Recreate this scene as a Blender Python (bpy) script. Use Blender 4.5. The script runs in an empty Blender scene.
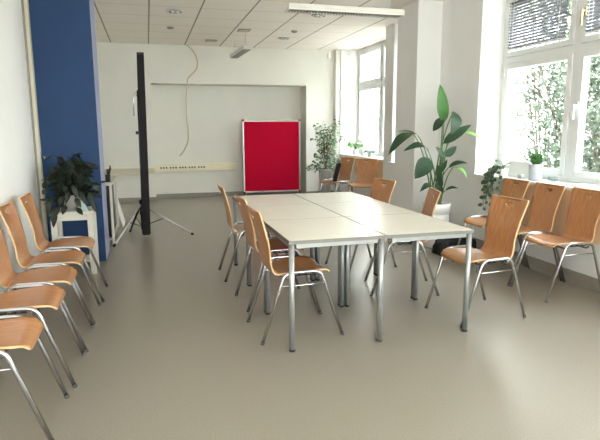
import bpy, bmesh, math, random
from mathutils import Vector, Matrix
from mathutils.geometry import delaunay_2d_cdt
PI = math.pi
scene = bpy.context.scene
COL = scene.collection

# ------------------------------------------------------------------ camera
cam_data = bpy.data.cameras.new('camera')
cam_data.sensor_width = 36.0
cam_data.lens = 540.68 / 600 * 36
cam_data.clip_start = 0.02
cam = bpy.data.objects.new('camera', cam_data)
COL.objects.link(cam)
right = Vector((0.96327931, -0.26846054, -0.00468142))
up = Vector((0.04946912, 0.16031225, 0.98582594))
fwd = Vector((0.26390488, 0.94985732, -0.16770598))
mw = Matrix.Identity(4)
for i in range(3):
    mw[i][0], mw[i][1], mw[i][2] = right[i], up[i], -fwd[i]
mw[2][3] = 1.42
cam.matrix_world = mw
scene.camera = cam

# ------------------------------------------------------------------ light
scene.view_settings.view_transform = 'Standard'
scene.view_settings.look = 'None'
scene.view_settings.gamma = 1.0
scene.view_settings.exposure = 1.76
scene.view_settings.use_curve_mapping = False
world = bpy.data.worlds.new('overcast_sky')
scene.world = world
world.use_nodes = True
wn = world.node_tree
bg = wn.nodes['Background']
tc = wn.nodes.new('ShaderNodeTexCoord')
sep = wn.nodes.new('ShaderNodeSeparateXYZ')
ramp = wn.nodes.new('ShaderNodeValToRGB')
wn.links.new(tc.outputs['Generated'], sep.inputs[0])
wn.links.new(sep.outputs['Z'], ramp.inputs[0])
ramp.color_ramp.elements[0].position = 0.0
ramp.color_ramp.elements[0].color = (0.85, 0.86, 0.86, 1)
ramp.color_ramp.elements[1].position = 0.7
ramp.color_ramp.elements[1].color = (0.86, 0.93, 1.0, 1)
wn.links.new(ramp.outputs[0], bg.inputs['Color'])
bg.inputs['Strength'].default_value = 5.5
scene.cycles.max_bounces = 10
scene.cycles.diffuse_bounces = 7
scene.cycles.transparent_max_bounces = 12
scene.cycles.sample_clamp_indirect = 6.0
scene.cycles.use_denoising = True
scene.cycles.caustics_reflective = False
scene.cycles.caustics_refractive = False

# window openings: (y0, y1, glass plane x, bottom z, top z)
OPEN = {1: (3.33, 5.60, 4.00), 2: (8.32, 10.83, 4.29), 3: (7.14, 8.00, 4.00),
        4: (0.30, 2.55, 4.00), 5: (-2.55, -0.30, 4.00)}
SILL, TOP = 0.88, 2.88
# ------------------------------------------------------------------ materials
def lin(c):
    return tuple(((v / 255) / 12.92 if v / 255 <= 0.04045 else ((v / 255 + 0.055) / 1.055) ** 2.4) for v in c) + (1,)

def mat(name, rgb, rough=0.5, metal=0.0, noise=0.0, scale=30, stretch=None, bump=0.0, spec=0.5, coat=0.0, rgb2=None, detail=4):
    m = bpy.data.materials.new(name); m.use_nodes = True
    nt = m.node_tree; b = nt.nodes['Principled BSDF']
    c = lin(rgb)
    b.inputs['Roughness'].default_value = rough
    b.inputs['Metallic'].default_value = metal
    b.inputs['Specular IOR Level'].default_value = spec
    b.inputs['Coat Weight'].default_value = coat
    b.inputs['Coat Roughness'].default_value = 0.15
    t = nt.nodes.new('ShaderNodeTexCoord')
    mp = nt.nodes.new('ShaderNodeMapping')
    nz = nt.nodes.new('ShaderNodeTexNoise')
    nt.links.new(t.outputs['Object'], mp.inputs[0])
    if stretch: mp.inputs['Scale'].default_value = stretch
    nt.links.new(mp.outputs[0], nz.inputs['Vector'])
    nz.inputs['Scale'].default_value = scale
    nz.inputs['Detail'].default_value = detail
    mx = nt.nodes.new('ShaderNodeMix'); mx.data_type = 'RGBA'
    c2 = lin(rgb2) if rgb2 else tuple(v * (1 - noise) for v in c[:3]) + (1,)
    mx.inputs['A'].default_value = c; mx.inputs['B'].default_value = c2
    rp = nt.nodes.new('ShaderNodeMapRange')
    rp.inputs['From Min'].default_value = 0.35; rp.inputs['From Max'].default_value = 0.65
    nt.links.new(nz.outputs['Fac'], rp.inputs['Value'])
    nt.links.new(rp.outputs[0], mx.inputs['Factor'])
    nt.links.new(mx.outputs['Result'], b.inputs['Base Color'])
    if bump:
        bp = nt.nodes.new('ShaderNodeBump'); bp.inputs['Strength'].default_value = bump
        bp.inputs['Distance'].default_value = 0.002
        nt.links.new(nz.outputs['Fac'], bp.inputs['Height'])
        nt.links.new(bp.outputs[0], b.inputs['Normal'])
    return m

M_wall = mat('wall_paint', (230, 228, 220), 0.85, noise=0.03, scale=3, bump=0.05)
M_wall_white = mat('white_wall_paint', (236, 236, 234), 0.8, noise=0.02, scale=3)
M_blue = mat('blue_paint', (28, 58, 98), 0.8, noise=0.08, scale=4)
M_lav = mat('lavender_column_side', (150, 155, 182), 0.8, noise=0.03, scale=4)
M_base = mat('baseboard_grey', (150, 146, 134), 0.6, noise=0.1, scale=20)
M_trim = mat('beige_trim', (206, 200, 180), 0.6, noise=0.04, scale=6)
M_pvc = mat('white_window_frame', (226, 228, 228), 0.35, noise=0.02, scale=8)
M_cap = mat('grey_foot_cap', (84, 82, 80), 0.5, noise=0.1)
M_sill = mat('white_sill', (232, 232, 228), 0.3, noise=0.03, scale=12)
M_wood = mat('beech_plywood', (184, 131, 84), 0.36, rgb2=(163, 108, 64), scale=9, stretch=(1, 9, 1), coat=0.5)
M_edge = mat('plywood_edge', (222, 184, 138), 0.5, noise=0.2, scale=60)
M_chrome = mat('chrome_tube', (205, 206, 208), 0.2, metal=1.0, noise=0.05, scale=30)
M_steel = mat('silver_painted_leg', (158, 160, 158), 0.35, metal=0.55, noise=0.05, scale=30)
M_table = mat('cream_laminate', (226, 222, 208), 0.28, noise=0.03, scale=5, coat=0.2)
M_tedge = mat('grey_table_edge', (116, 114, 106), 0.5, noise=0.05, scale=30)
M_black = mat('black_plastic', (24, 23, 24), 0.45, noise=0.2, scale=30)
M_case = mat('dark_screen_case', (26, 22, 21), 0.6, noise=0.2, scale=20, spec=0.2)
M_white = mat('white_gloss', (235, 235, 232), 0.3, noise=0.02, scale=10)
M_offw = mat('offwhite_wood', (212, 208, 196), 0.5, noise=0.06, scale=14)
M_red = mat('red_felt', (186, 12, 48), 0.95, noise=0.1, scale=260, spec=0.1)
M_redc = mat('dark_red_plastic', (120, 14, 34), 0.5, noise=0.1)
M_alu = mat('brushed_aluminium', (196, 196, 192), 0.35, metal=0.7, noise=0.06, scale=40)
M_rail = mat('cream_trunking', (236, 226, 196), 0.5, noise=0.03, scale=10)
M_sock = mat('socket_white', (236, 234, 224), 0.4, noise=0.02)
M_hole = mat('socket_dark', (112, 98, 76), 0.6, noise=0.05)
M_cable = mat('cream_cable', (204, 186, 160), 0.6, noise=0.05)
M_leafd = mat('dark_leaf', (22, 30, 20), 0.5, rgb2=(40, 48, 32), scale=8, spec=0.3)
M_leaf = mat('green_leaf', (27, 50, 31), 0.5, rgb2=(38, 66, 38), scale=6, spec=0.3)
M_leafb = mat('bright_leaf', (84, 140, 44), 0.4, rgb2=(110, 170, 60), scale=6)
M_leafg = mat('grey_green_leaf', (54, 78, 58), 0.5, rgb2=(78, 102, 76), scale=10)
M_leafv = mat('variegated_leaf', (120, 150, 100), 0.5, rgb2=(168, 188, 146), scale=14)
M_stem = mat('green_stem', (84, 116, 66), 0.5, noise=0.2, scale=20)
M_twig = mat('brown_twig', (120, 96, 76), 0.8, noise=0.2, scale=30)
M_soil = mat('soil', (62, 46, 36), 0.95, noise=0.4, scale=60)
M_gpot = mat('grey_ceramic', (176, 176, 172), 0.5, noise=0.1, scale=40)
M_lpot = mat('pale_silver_pot', (196, 202, 208), 0.4, noise=0.12, scale=50)
M_cloth = mat('pale_cyan_paper', (190, 210, 208), 0.8, noise=0.05)
M_slat = mat('grey_blind_slat', (150, 150, 156), 0.45, noise=0.03, scale=10)
M_brass = mat('brass_handle', (214, 196, 150), 0.3, metal=0.7, noise=0.05)
M_lamp = mat('white_luminaire', (226, 224, 216), 0.4, noise=0.02)
M_louv = mat('louvre_grey', (150, 148, 140), 0.4, metal=0.4, noise=0.05)
M_bag = mat('black_nylon', (20, 20, 22), 0.7, noise=0.3, scale=80, bump=0.3)
M_cover = mat('birch_panel', (240, 208, 170), 0.5, rgb2=(232, 194, 154), scale=6, stretch=(1, 8, 1))
M_plaster = mat('pale_render', (236, 234, 226), 0.9, noise=0.04, scale=2)
M_ground = mat('courtyard_gravel', (190, 186, 174), 0.95, noise=0.2, scale=8)
M_oleaf = mat('outdoor_leaf', (48, 62, 42), 0.55, rgb2=(78, 92, 68), scale=3)
M_branch = mat('pink_brown_branch', (112, 88, 78), 0.8, noise=0.2, scale=10)
M_slot = mat('pen_plastic', (30, 30, 34), 0.4, noise=0.1)

def glass_mat(name, refl=0.035, tint=(0.98, 1, 0.99, 1)):
    m = bpy.data.materials.new(name); m.use_nodes = True
    nt = m.node_tree; nt.nodes.clear()
    o = nt.nodes.new('ShaderNodeOutputMaterial'); mx = nt.nodes.new('ShaderNodeMixShader')
    t = nt.nodes.new('ShaderNodeBsdfTransparent'); g = nt.nodes.new('ShaderNodeBsdfGlossy')
    t.inputs[0].default_value = tint; g.inputs['Roughness'].default_value = 0.02
    mx.inputs[0].default_value = refl
    nt.links.new(t.outputs[0], mx.inputs[1]); nt.links.new(g.outputs[0], mx.inputs[2])
    nt.links.new(mx.outputs[0], o.inputs[0])
    return m
M_glass = glass_mat('window_glass')
M_glass2 = glass_mat('bowl_glass', tint=(0.86, 0.9, 0.9, 1))

def floor_mat():
    m = mat('speckled_linoleum', (152, 145, 132), 0.3, scale=180, rgb2=(126, 119, 106), detail=6, spec=0.5)
    nt = m.node_tree; b = nt.nodes['Principled BSDF']
    src = b.inputs['Base Color'].links[0].from_socket
    t = nt.nodes.new('ShaderNodeTexCoord'); n = nt.nodes.new('ShaderNodeTexNoise')
    n.inputs['Scale'].default_value = 1.3
    nt.links.new(t.outputs['Object'], n.inputs['Vector'])
    r = nt.nodes.new('ShaderNodeMapRange'); r.inputs['To Min'].default_value = 0.95; r.inputs['To Max'].default_value = 1.04
    nt.links.new(n.outputs['Fac'], r.inputs['Value'])
    v = nt.nodes.new('ShaderNodeVectorMath'); v.operation = 'SCALE'
    nt.links.new(src, v.inputs[0]); nt.links.new(r.outputs[0], v.inputs['Scale'])
    nt.links.new(v.outputs[0], b.inputs['Base Color'])
    r2 = nt.nodes.new('ShaderNodeMapRange'); r2.inputs['To Min'].default_value = 0.27; r2.inputs['To Max'].default_value = 0.31
    nt.links.new(n.outputs['Fac'], r2.inputs['Value']); nt.links.new(r2.outputs[0], b.inputs['Roughness'])
    return m
M_floor = floor_mat()

def ceiling_mat():
    m = bpy.data.materials.new('ceiling_tiles'); m.use_nodes = True
    nt = m.node_tree; b = nt.nodes['Principled BSDF']; b.inputs['Roughness'].default_value = 0.9
    t = nt.nodes.new('ShaderNodeTexCoord'); s = nt.nodes.new('ShaderNodeSeparateXYZ')
    nt.links.new(t.outputs['Object'], s.inputs[0])
    def line(sock, off, pitch, w):
        a = nt.nodes.new('ShaderNodeMath'); a.operation = 'ADD'; a.inputs[1].default_value = off
        nt.links.new(sock, a.inputs[0])
        d = nt.nodes.new('ShaderNodeMath'); d.operation = 'DIVIDE'; d.inputs[1].default_value = pitch
        nt.links.new(a.outputs[0], d.inputs[0])
        f = nt.nodes.new('ShaderNodeMath'); f.operation = 'FRACT'; nt.links.new(d.outputs[0], f.inputs[0])
        c = nt.nodes.new('ShaderNodeMath'); c.operation = 'LESS_THAN'; c.inputs[1].default_value = w / pitch
        nt.links.new(f.outputs[0], c.inputs[0]); return c.outputs[0]
    lx = line(s.outputs['X'], 50 * 0.67 - 0.09, 0.67, 0.022)
    ly = line(s.outputs['Y'], 50 * 0.66 - 0.38, 0.66, 0.016)
    m1 = nt.nodes.new('ShaderNodeMix'); m1.data_type = 'RGBA'
    m1.inputs['A'].default_value = lin((246, 238, 230)); m1.inputs['B'].default_value = lin((204, 194, 180))
    nt.links.new(ly, m1.inputs['Factor'])
    m2 = nt.nodes.new('ShaderNodeMix'); m2.data_type = 'RGBA'; m2.inputs['B'].default_value = lin((160, 151, 140))
    nt.links.new(m1.outputs['Result'], m2.inputs['A']); nt.links.new(lx, m2.inputs['Factor'])
    nt.links.new(m2.outputs['Result'], b.inputs['Base Color'])
    return m
M_ceil = ceiling_mat()

# ------------------------------------------------------------------ mesh helpers
def box(bm, x0, x1, y0, y1, z0, z1, mi=0):
    v = [bm.verts.new(p) for p in ((x0, y0, z0), (x1, y0, z0), (x1, y1, z0), (x0, y1, z0),
                                   (x0, y0, z1), (x1, y0, z1), (x1, y1, z1), (x0, y1, z1))]
    fs = []
    for q in ((0, 3, 2, 1), (4, 5, 6, 7), (0, 1, 5, 4), (1, 2, 6, 5), (2, 3, 7, 6), (3, 0, 4, 7)):
        f = bm.faces.new([v[i] for i in q]); f.material_index = mi; fs.append(f)
    return v, fs

def rbox(bm, x0, x1, y0, y1, z0, z1, r=0.004, seg=2):
    v, fs = box(bm, x0, x1, y0, y1, z0, z1)
    es = list({e for f in fs for e in f.edges})
    bmesh.ops.bevel(bm, geom=es, offset=r, segments=seg, profile=0.5, affect='EDGES')

def round_path(pts, rad, n=5):
    pts = [Vector(p) for p in pts]; out = [pts[0]]
    for i in range(1, len(pts) - 1):
        a, b, c = pts[i - 1], pts[i], pts[i + 1]
        d1 = (a - b); d2 = (c - b)
        r = min(rad, d1.length * 0.45, d2.length * 0.45)
        p, q = b + d1.normalized() * r, b + d2.normalized() * r
        for k in range(n + 1):
            t = k / n
            out.append((1 - t) ** 2 * p + 2 * t * (1 - t) * b + t * t * q)
    out.append(pts[-1]); return out

def tube(bm, pts, r, seg=8, r_end=None, caps=True):
    pts = [Vector(p) for p in pts]; n = len(pts)
    t0 = (pts[1] - pts[0]).normalized()
    ref = Vector((0, 0, 1)) if abs(t0.z) < 0.9 else Vector((1, 0, 0))
    u = t0.cross(ref).normalized(); rings = []
    for i, p in enumerate(pts):
        t = (pts[min(i + 1, n - 1)] - pts[max(i - 1, 0)]).normalized()
        u = (u - t * u.dot(t)).normalized(); w = t.cross(u)
        rr = r if r_end is None else r + (r_end - r) * i / (n - 1)
        rings.append([bm.verts.new(p + (u * math.cos(2 * PI * k / seg) + w * math.sin(2 * PI * k / seg)) * rr) for k in range(seg)])
    for a, b in zip(rings, rings[1:]):
        for k in range(seg):
            f = bm.faces.new((a[k], a[(k + 1) % seg], b[(k + 1) % seg], b[k])); f.smooth = True
    if caps:
        bm.faces.new(rings[0][::-1]); bm.faces.new(rings[-1])

def lathe(bm, prof, seg=28, c=(0, 0, 0), caps=(True, True)):
    rings = []
    for r, z in prof:
        rings.append([bm.verts.new((c[0] + r * math.cos(2 * PI * k / seg), c[1] + r * math.sin(2 * PI * k / seg), c[2] + z)) for k in range(seg)])
    for a, b in zip(rings, rings[1:]):
        for k in range(seg):
            f = bm.faces.new((a[k], a[(k + 1) % seg], b[(k + 1) % seg], b[k])); f.smooth = True
    if caps[0]: bm.faces.new(rings[0][::-1])
    if caps[1]: bm.faces.new(rings[-1])

def bez(a, b, c, n=10):
    a, b, c = Vector(a), Vector(b), Vector(c)
    return [(1 - t) ** 2 * a + 2 * t * (1 - t) * b + t * t * c for t in [i / n for i in range(n + 1)]]

def leaf(bm, base, tip, width, sag=0.15, fold=0.25, nrm=(0, -1, 0.4), n=7, shape=0.42, mi=0):
    """a folded leaf blade from base to tip, bending by sag*length"""
    base, tip = Vector(base), Vector(tip); d = tip - base; L = d.length
    if L < 1e-4: return
    nv = Vector(nrm); t = d.normalized(); s = t.cross(nv)
    if s.length < 0.05: s = t.cross(Vector((1, 0.3, 0.2)))
    s.normalize(); nn = s.cross(t).normalized()
    rows = []
    for i in range(n + 1):
        u = i / n
        w = width * 0.5 * (math.sin(PI * u ** (0.5 / (1 - shape) * 0.6 + 0.25)) ** 0.8 if 0 < u < 1 else 0)
        p = base + d * u + nn * (math.sin(PI * u) * sag * L)
        if w < 1e-5:
            rows.append([bm.verts.new(p)])
        else:
            h = nn * (w * fold)
            rows.append([bm.verts.new(p - s * w + h), bm.verts.new(p), bm.verts.new(p + s * w + h)])
    for a, b in zip(rows, rows[1:]):
        if len(a) == 1 and len(b) == 3:
            fs = [(a[0], b[1], b[0]), (a[0], b[2], b[1])]
        elif len(a) == 3 and len(b) == 1:
            fs = [(a[0], a[1], b[0]), (a[1], a[2], b[0])]
        elif len(a) == 3:
            fs = [(a[0], a[1], b[1], b[0]), (a[1], a[2], b[2], b[1])]
        else: continue
        for q in fs:
            f = bm.faces.new(q); f.smooth = True; f.material_index = mi

def obj(name, bm, mats, parent=None, loc=(0, 0, 0), kind=None, normals=True):
    if normals: bmesh.ops.recalc_face_normals(bm, faces=bm.faces)
    me = bpy.data.meshes.new(name); bm.to_mesh(me); bm.free()
    for m in (mats if isinstance(mats, (list, tuple)) else [mats]): me.materials.append(m)
    o = bpy.data.objects.new(name, me); COL.objects.link(o)
    if parent: o.parent = parent
    o.location = loc
    if kind: o['kind'] = kind
    return o

def thing(name, label, cat, loc=(0, 0, 0), rz=0.0, group=None):
    o = bpy.data.objects.new(name, None); COL.objects.link(o)
    o.empty_display_size = 0.1
    o.location = loc; o.rotation_euler = (0, 0, rz)
    o['label'] = label; o['category'] = cat
    if group: o['group'] = group
    return o

def tag(o, label, cat, group=None):
    o['label'] = label; o['category'] = cat
    if group: o['group'] = group
    return o

def copy_tree(o, parent=None):
    c = o.copy(); COL.objects.link(c)
    c.parent = parent
    for ch in list(o.children): copy_tree(ch, c)
    return c

# ------------------------------------------------------------------ room shell
Y0, YB, H = -3.2, 11.0, 3.0
bm = bmesh.new(); box(bm, -2.0, 4.5, Y0 - .2, 11.8, -0.12, 0); obj('floor', bm, M_floor, kind='structure')
bm = bmesh.new(); box(bm, -2.0, 4.5, Y0 - .2, 11.8, H, H + 0.12); obj('ceiling', bm, M_ceil, kind='structure')
bm = bmesh.new()
box(bm, -1.3, -1.1, Y0, 6.7, 0, H)
box(bm, -1.8, -1.6, 6.7, YB, 0, H); box(bm, -1.8, -1.1, 6.7, 6.9, 0, H)
obj('wall_left', bm, M_wall_white, kind='structure')
bm = bmesh.new()
for a, b in ((-1.3, -0.9), (1.15, 1.45), (3.5, 4.5)): box(bm, a, b, Y0 - 0.3, Y0, 0, H)
for a, b in ((-0.9, 1.15), (1.45, 3.5)): box(bm, a, b, Y0 - 0.3, Y0, 0, .5); box(bm, a, b, Y0 - .3, Y0, 2.85, H)
obj('wall_front', bm, M_wall_white, kind='structure')
# back wall with a shallow niche
bm = bmesh.new()
NX0, NX1, NZ = 0.11, 3.20, 2.28
box(bm, -1.8, NX0, YB, YB + 0.6, 0, H); box(bm, NX1, 4.5, YB, YB + 0.6, 0, H)
box(bm, NX0, NX1, YB, YB + 0.6, NZ, H); box(bm, NX0, NX1, YB + 0.45, YB + 0.6, 0, NZ)
obj('wall_back', bm, M_wall, kind='structure')
# blue column beside the left wall
bm = bmesh.new()
v, fs = box(bm, -1.10, -0.50, 6.10, 6.68, 0, H)
fs[3].material_index = 1; fs[4].material_index = 1  # right and far sides paler lavender than the blue front
obj('wall_column', bm, [M_blue, M_lav], kind='structure')
# right wall: piers, parapets and lintels around the openings
bm = bmesh.new()
piers = [(Y0, -2.55), (-0.30, 0.30), (2.55, 3.33), (5.60, 7.14)]
box(bm, 3.75, 4.14, 8.00, 8.32, 0, H)
for a, b in piers: box(bm, 3.70, 4.14, a, b, 0, H)
for k in (1, 3, 4, 5):
    a, b, g = OPEN[k]
    box(bm, 3.70, 4.14, a, b, 0, SILL - 0.03)
    box(bm, 3.98, 4.14, a, b, TOP, H)
a, b, g = OPEN[2]
box(bm, 3.90, 4.48, a, b, 0, SILL - 0.03)
box(bm, 3.90, 4.48, b, YB, 0, H); box(bm, 4.14, 4.48, 8.04, a, 0, H)
obj('wall_right', bm, M_wall_white, kind='structure')
bm = bmesh.new(); box(bm, 3.36, 3.70, 6.48, 7.06, 0, H); obj('wall_pilaster', bm, M_wall_white, kind='structure')
# baseboards
bm = bmesh.new(); box(bm, 3.685, 3.70, Y0, 6.48, 0, 0.12); box(bm, 3.35, 3.36, 6.47, 7.06, 0, 0.12); box(bm, 3.35, 3.70, 6.465, 6.48, 0, 0.12)
box(bm, 3.885, 3.90, 8.32, YB, 0, 0.10); obj('baseboard_right', bm, M_base, kind='structure')
bm = bmesh.new(); box(bm, -1.6, NX0, YB - .015, YB, 0, 0.09); box(bm, NX1, 3.80, YB - .015, YB, 0, 0.09)
box(bm, NX0, NX1, YB + .435, YB + .45, 0, 0.09); obj('baseboard_back', bm, M_base, kind='structure')
bm = bmesh.new(); box(bm, -1.10, -1.085, Y0, 5.95, 0, 0.09); obj('baseboard_left', bm, M_base, kind='structure')
# beige door casing on the left wall, against the column
bm = bmesh.new(); box(bm, -1.10, -1.06, 6.02, 6.10, 0, H); obj('trim_1', bm, M_trim, kind='structure')
bm = bmesh.new(); box(bm, -1.10, -1.09, 5.95, 6.02, 0, H); obj('trim_2', bm, M_base, kind='structure')
# small beam bracket at the far right corner
bm = bmesh.new(); box(bm, 3.80, 3.90, 10.86, YB, 0, H); obj('trim_3', bm, M_wall, kind='structure')

# sills
def sill(n, k, x0):
    a, b, g = OPEN[k]
    bm = bmesh.new(); rbox(bm, x0 - 0.03, g + 0.02, a + 0.002, b - 0.002, SILL - 0.03, SILL, 0.006)
    obj(n, bm, M_sill, kind='structure')
for n, k, x0 in (('trim_4', 1, 3.70), ('trim_5', 2, 3.90), ('trim_6', 3, 3.70), ('trim_7', 4, 3.70), ('trim_8', 5, 3.70)): sill(n, k, x0)

def handle(root, x, y, z, m=M_pvc, dn=True):
    bm = bmesh.new(); rbox(bm, x - 0.012, x, y - 0.015, y + 0.015, z - 0.035, z + 0.035, 0.004)
    tube(bm, [(x - 0.01, y, z), (x - 0.045, y, z)], 0.010)
    rbox(bm, x - 0.058, x - 0.036, y - 0.011, y + 0.011, z - 0.13 if dn else z - 0.012, z + 0.012, 0.005)
    obj('window_handle', bm, m, root)

def window(k, ys, zt=2.16, z1=TOP):
    a, b, g = OPEN[k]
    root = bpy.data.objects.new('window_%d' % k, None); COL.objects.link(root); root['kind'] = 'structure'
    ysp = [a] + ys + [b]
    bm = bmesh.new(); z0 = SILL; d = 0.09
    box(bm, g, g + d, a, a + 0.07, z0, z1); box(bm, g, g + d, b - 0.07, b, z0, z1)
    box(bm, g, g + d, a + .07, b - .07, z0, z0 + 0.05); box(bm, g, g + d, a + .07, b - .07, z1 - 0.06, z1)
    box(bm, g - 0.012, g + d, a + .07, b - .07, zt - 0.035, zt + 0.035)
    for y in ys: box(bm, g - 0.005, g + d, y - 0.045, y + 0.045, z0 + .05, z1 - .06)
    obj('window_frame', bm, M_pvc, root)
    for i in range(len(ysp) - 1):
        ya = ysp[i] + (0.045 if i else 0.07) + 0.003
        yb = ysp[i + 1] - (0.045 if i < len(ysp) - 2 else 0.07) - 0.003
        for za, zb in ((z0 + 0.053, zt - 0.038), (zt + 0.038, z1 - 0.063)):
            bm = bmesh.new(); w = 0.058; x0, x1 = g - 0.022, g + 0.055
            rbox(bm, x0, x1, ya, ya + w, za, zb); rbox(bm, x0, x1, yb - w, yb, za, zb)
            rbox(bm, x0, x1, ya + w, yb - w, za, za + w); rbox(bm, x0, x1, ya + w, yb - w, zb - w, zb)
            s = obj('casement', bm, M_pvc, root)
            bm = bmesh.new(); box(bm, g + 0.014, g + 0.02, ya + w - .01, yb - w + .01, za + w - .01, zb - w + .01)
            obj('pane', bm, M_glass, s)
    return root
w1 = window(1, [4.45])
handle(w1, 3.978, 4.375, 1.62); handle(w1, 3.978, 4.365, 2.48, M_brass)
w2 = window(2, [9.62], 2.26, 2.995); handle(w2, 4.268, 9.69, 1.55)
window(3, []); window(4, [1.42]); window(5, [-1.42])  # the last two are out of view, added for daylight fill
for k, (a, b) in ((6, (-0.9, 1.15)), (7, (1.45, 3.5))):      # unseen windows behind the camera, added to let in more daylight
    root = bpy.data.objects.new('window_%d' % k, None); COL.objects.link(root); root['kind'] = 'structure'
    bm = bmesh.new(); ya, yb = Y0 - .2, Y0 - .12
    box(bm, a, a + .08, ya, yb, .5, 2.85); box(bm, b - .08, b, ya, yb, .5, 2.85); box(bm, a + .08, b - .08, ya, yb, .5, .6); box(bm, a + .08, b - .08, ya, yb, 2.77, 2.85)
    m_ = (a + b) / 2; box(bm, m_ - .05, m_ + .05, ya, yb, .6, 2.77); obj('window_frame', bm, M_pvc, root)
    bm = bmesh.new(); box(bm, a + .08, b - .08, ya + .03, ya + .036, .6, 2.77); obj('pane', bm, M_glass, root)
# catch hinges on window 1
bm = bmesh.new(); rbox(bm, 3.965, 3.98, 5.515, 5.53, 2.0, 2.09, 0.003); rbox(bm, 3.965, 3.98, 5.515, 5.53, 1.02, 1.11, 0.003); obj('hinge', bm, M_pvc, w1)

# wood radiator cover boards under the sills
def cover(y0, y1, x, label):
    t = thing('radiator_cover', label, 'radiator cover', (x, (y0 + y1) / 2, 0))
    hw = (y1 - y0) / 2
    bm = bmesh.new(); rbox(bm, 0, 0.018, -hw, hw, 0.42, SILL - 0.035, 0.003); obj('panel', bm, M_cover, t)
    return t
cover(3.0, 4.88, 3.678, 'pale wooden radiator cover under the near window behind the row of chairs')
cover(8.35, 9.75, 3.876, 'pale wooden radiator cover under the far window behind the chairs')

# ------------------------------------------------------------------ venetian blinds
def blind(y0, y1, label):
    x = 3.955; root = thing('venetian_blind', label, 'blind', (x, (y0 + y1) / 2, 0), group=None)
    hw = (y1 - y0) / 2; zb, zt = 2.27, 2.80
    bm = bmesh.new(); n = 16
    for i in range(n):
        z = zb + 0.02 + (zt - zb - 0.03) * i / n
        c, s = math.cos(-0.70), math.sin(-0.70); w = 0.0165
        for sg in (0,):
            vs = []
            for (u, t) in ((-w, 0), (0, 0.002), (w, 0)):
                xx, zz = -u * c - t * s, z + u * s * -1 + t * c
                vs.append((bm.verts.new((xx, -hw, zz)), bm.verts.new((xx, hw, zz))))
            for p, q in zip(vs, vs[1:]):
                bm.faces.new((p[0], p[1], q[1], q[0]))
    bmesh.ops.solidify(bm, geom=bm.faces[:], thickness=0.0006)
    obj('slats', bm, M_slat, root)
    bm = bmesh.new(); rbox(bm, -0.012, 0.012, -hw, hw, zb - 0.008, zb + 0.008, 0.003); obj('bottom_rail', bm, M_white, root)
    bm = bmesh.new(); rbox(bm, -0.014, 0.014, -hw, hw, zt, zt + 0.025, 0.003); obj('head_rail', bm, M_white, root)
    for f in (-0.8, 0.8):
        bm = bmesh.new(); tube(bm, [(-0.016, hw * f, zb), (-0.016, hw * f, zt)], 0.002, 6); obj('ladder_cord', bm, M_white, root)
    bm = bmesh.new(); tube(bm, [(-0.02, hw * 0.9, zt), (-0.021, hw * 0.9, zb + 0.1)], 0.003, 6); obj('tilt_wand', bm, M_white, root)
blind(4.575, 5.46, 'grey venetian blind on the upper pane left of the near window mullion')
blind(3.47, 4.325, 'grey venetian blind on the upper pane at the right edge of the photo')

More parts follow.
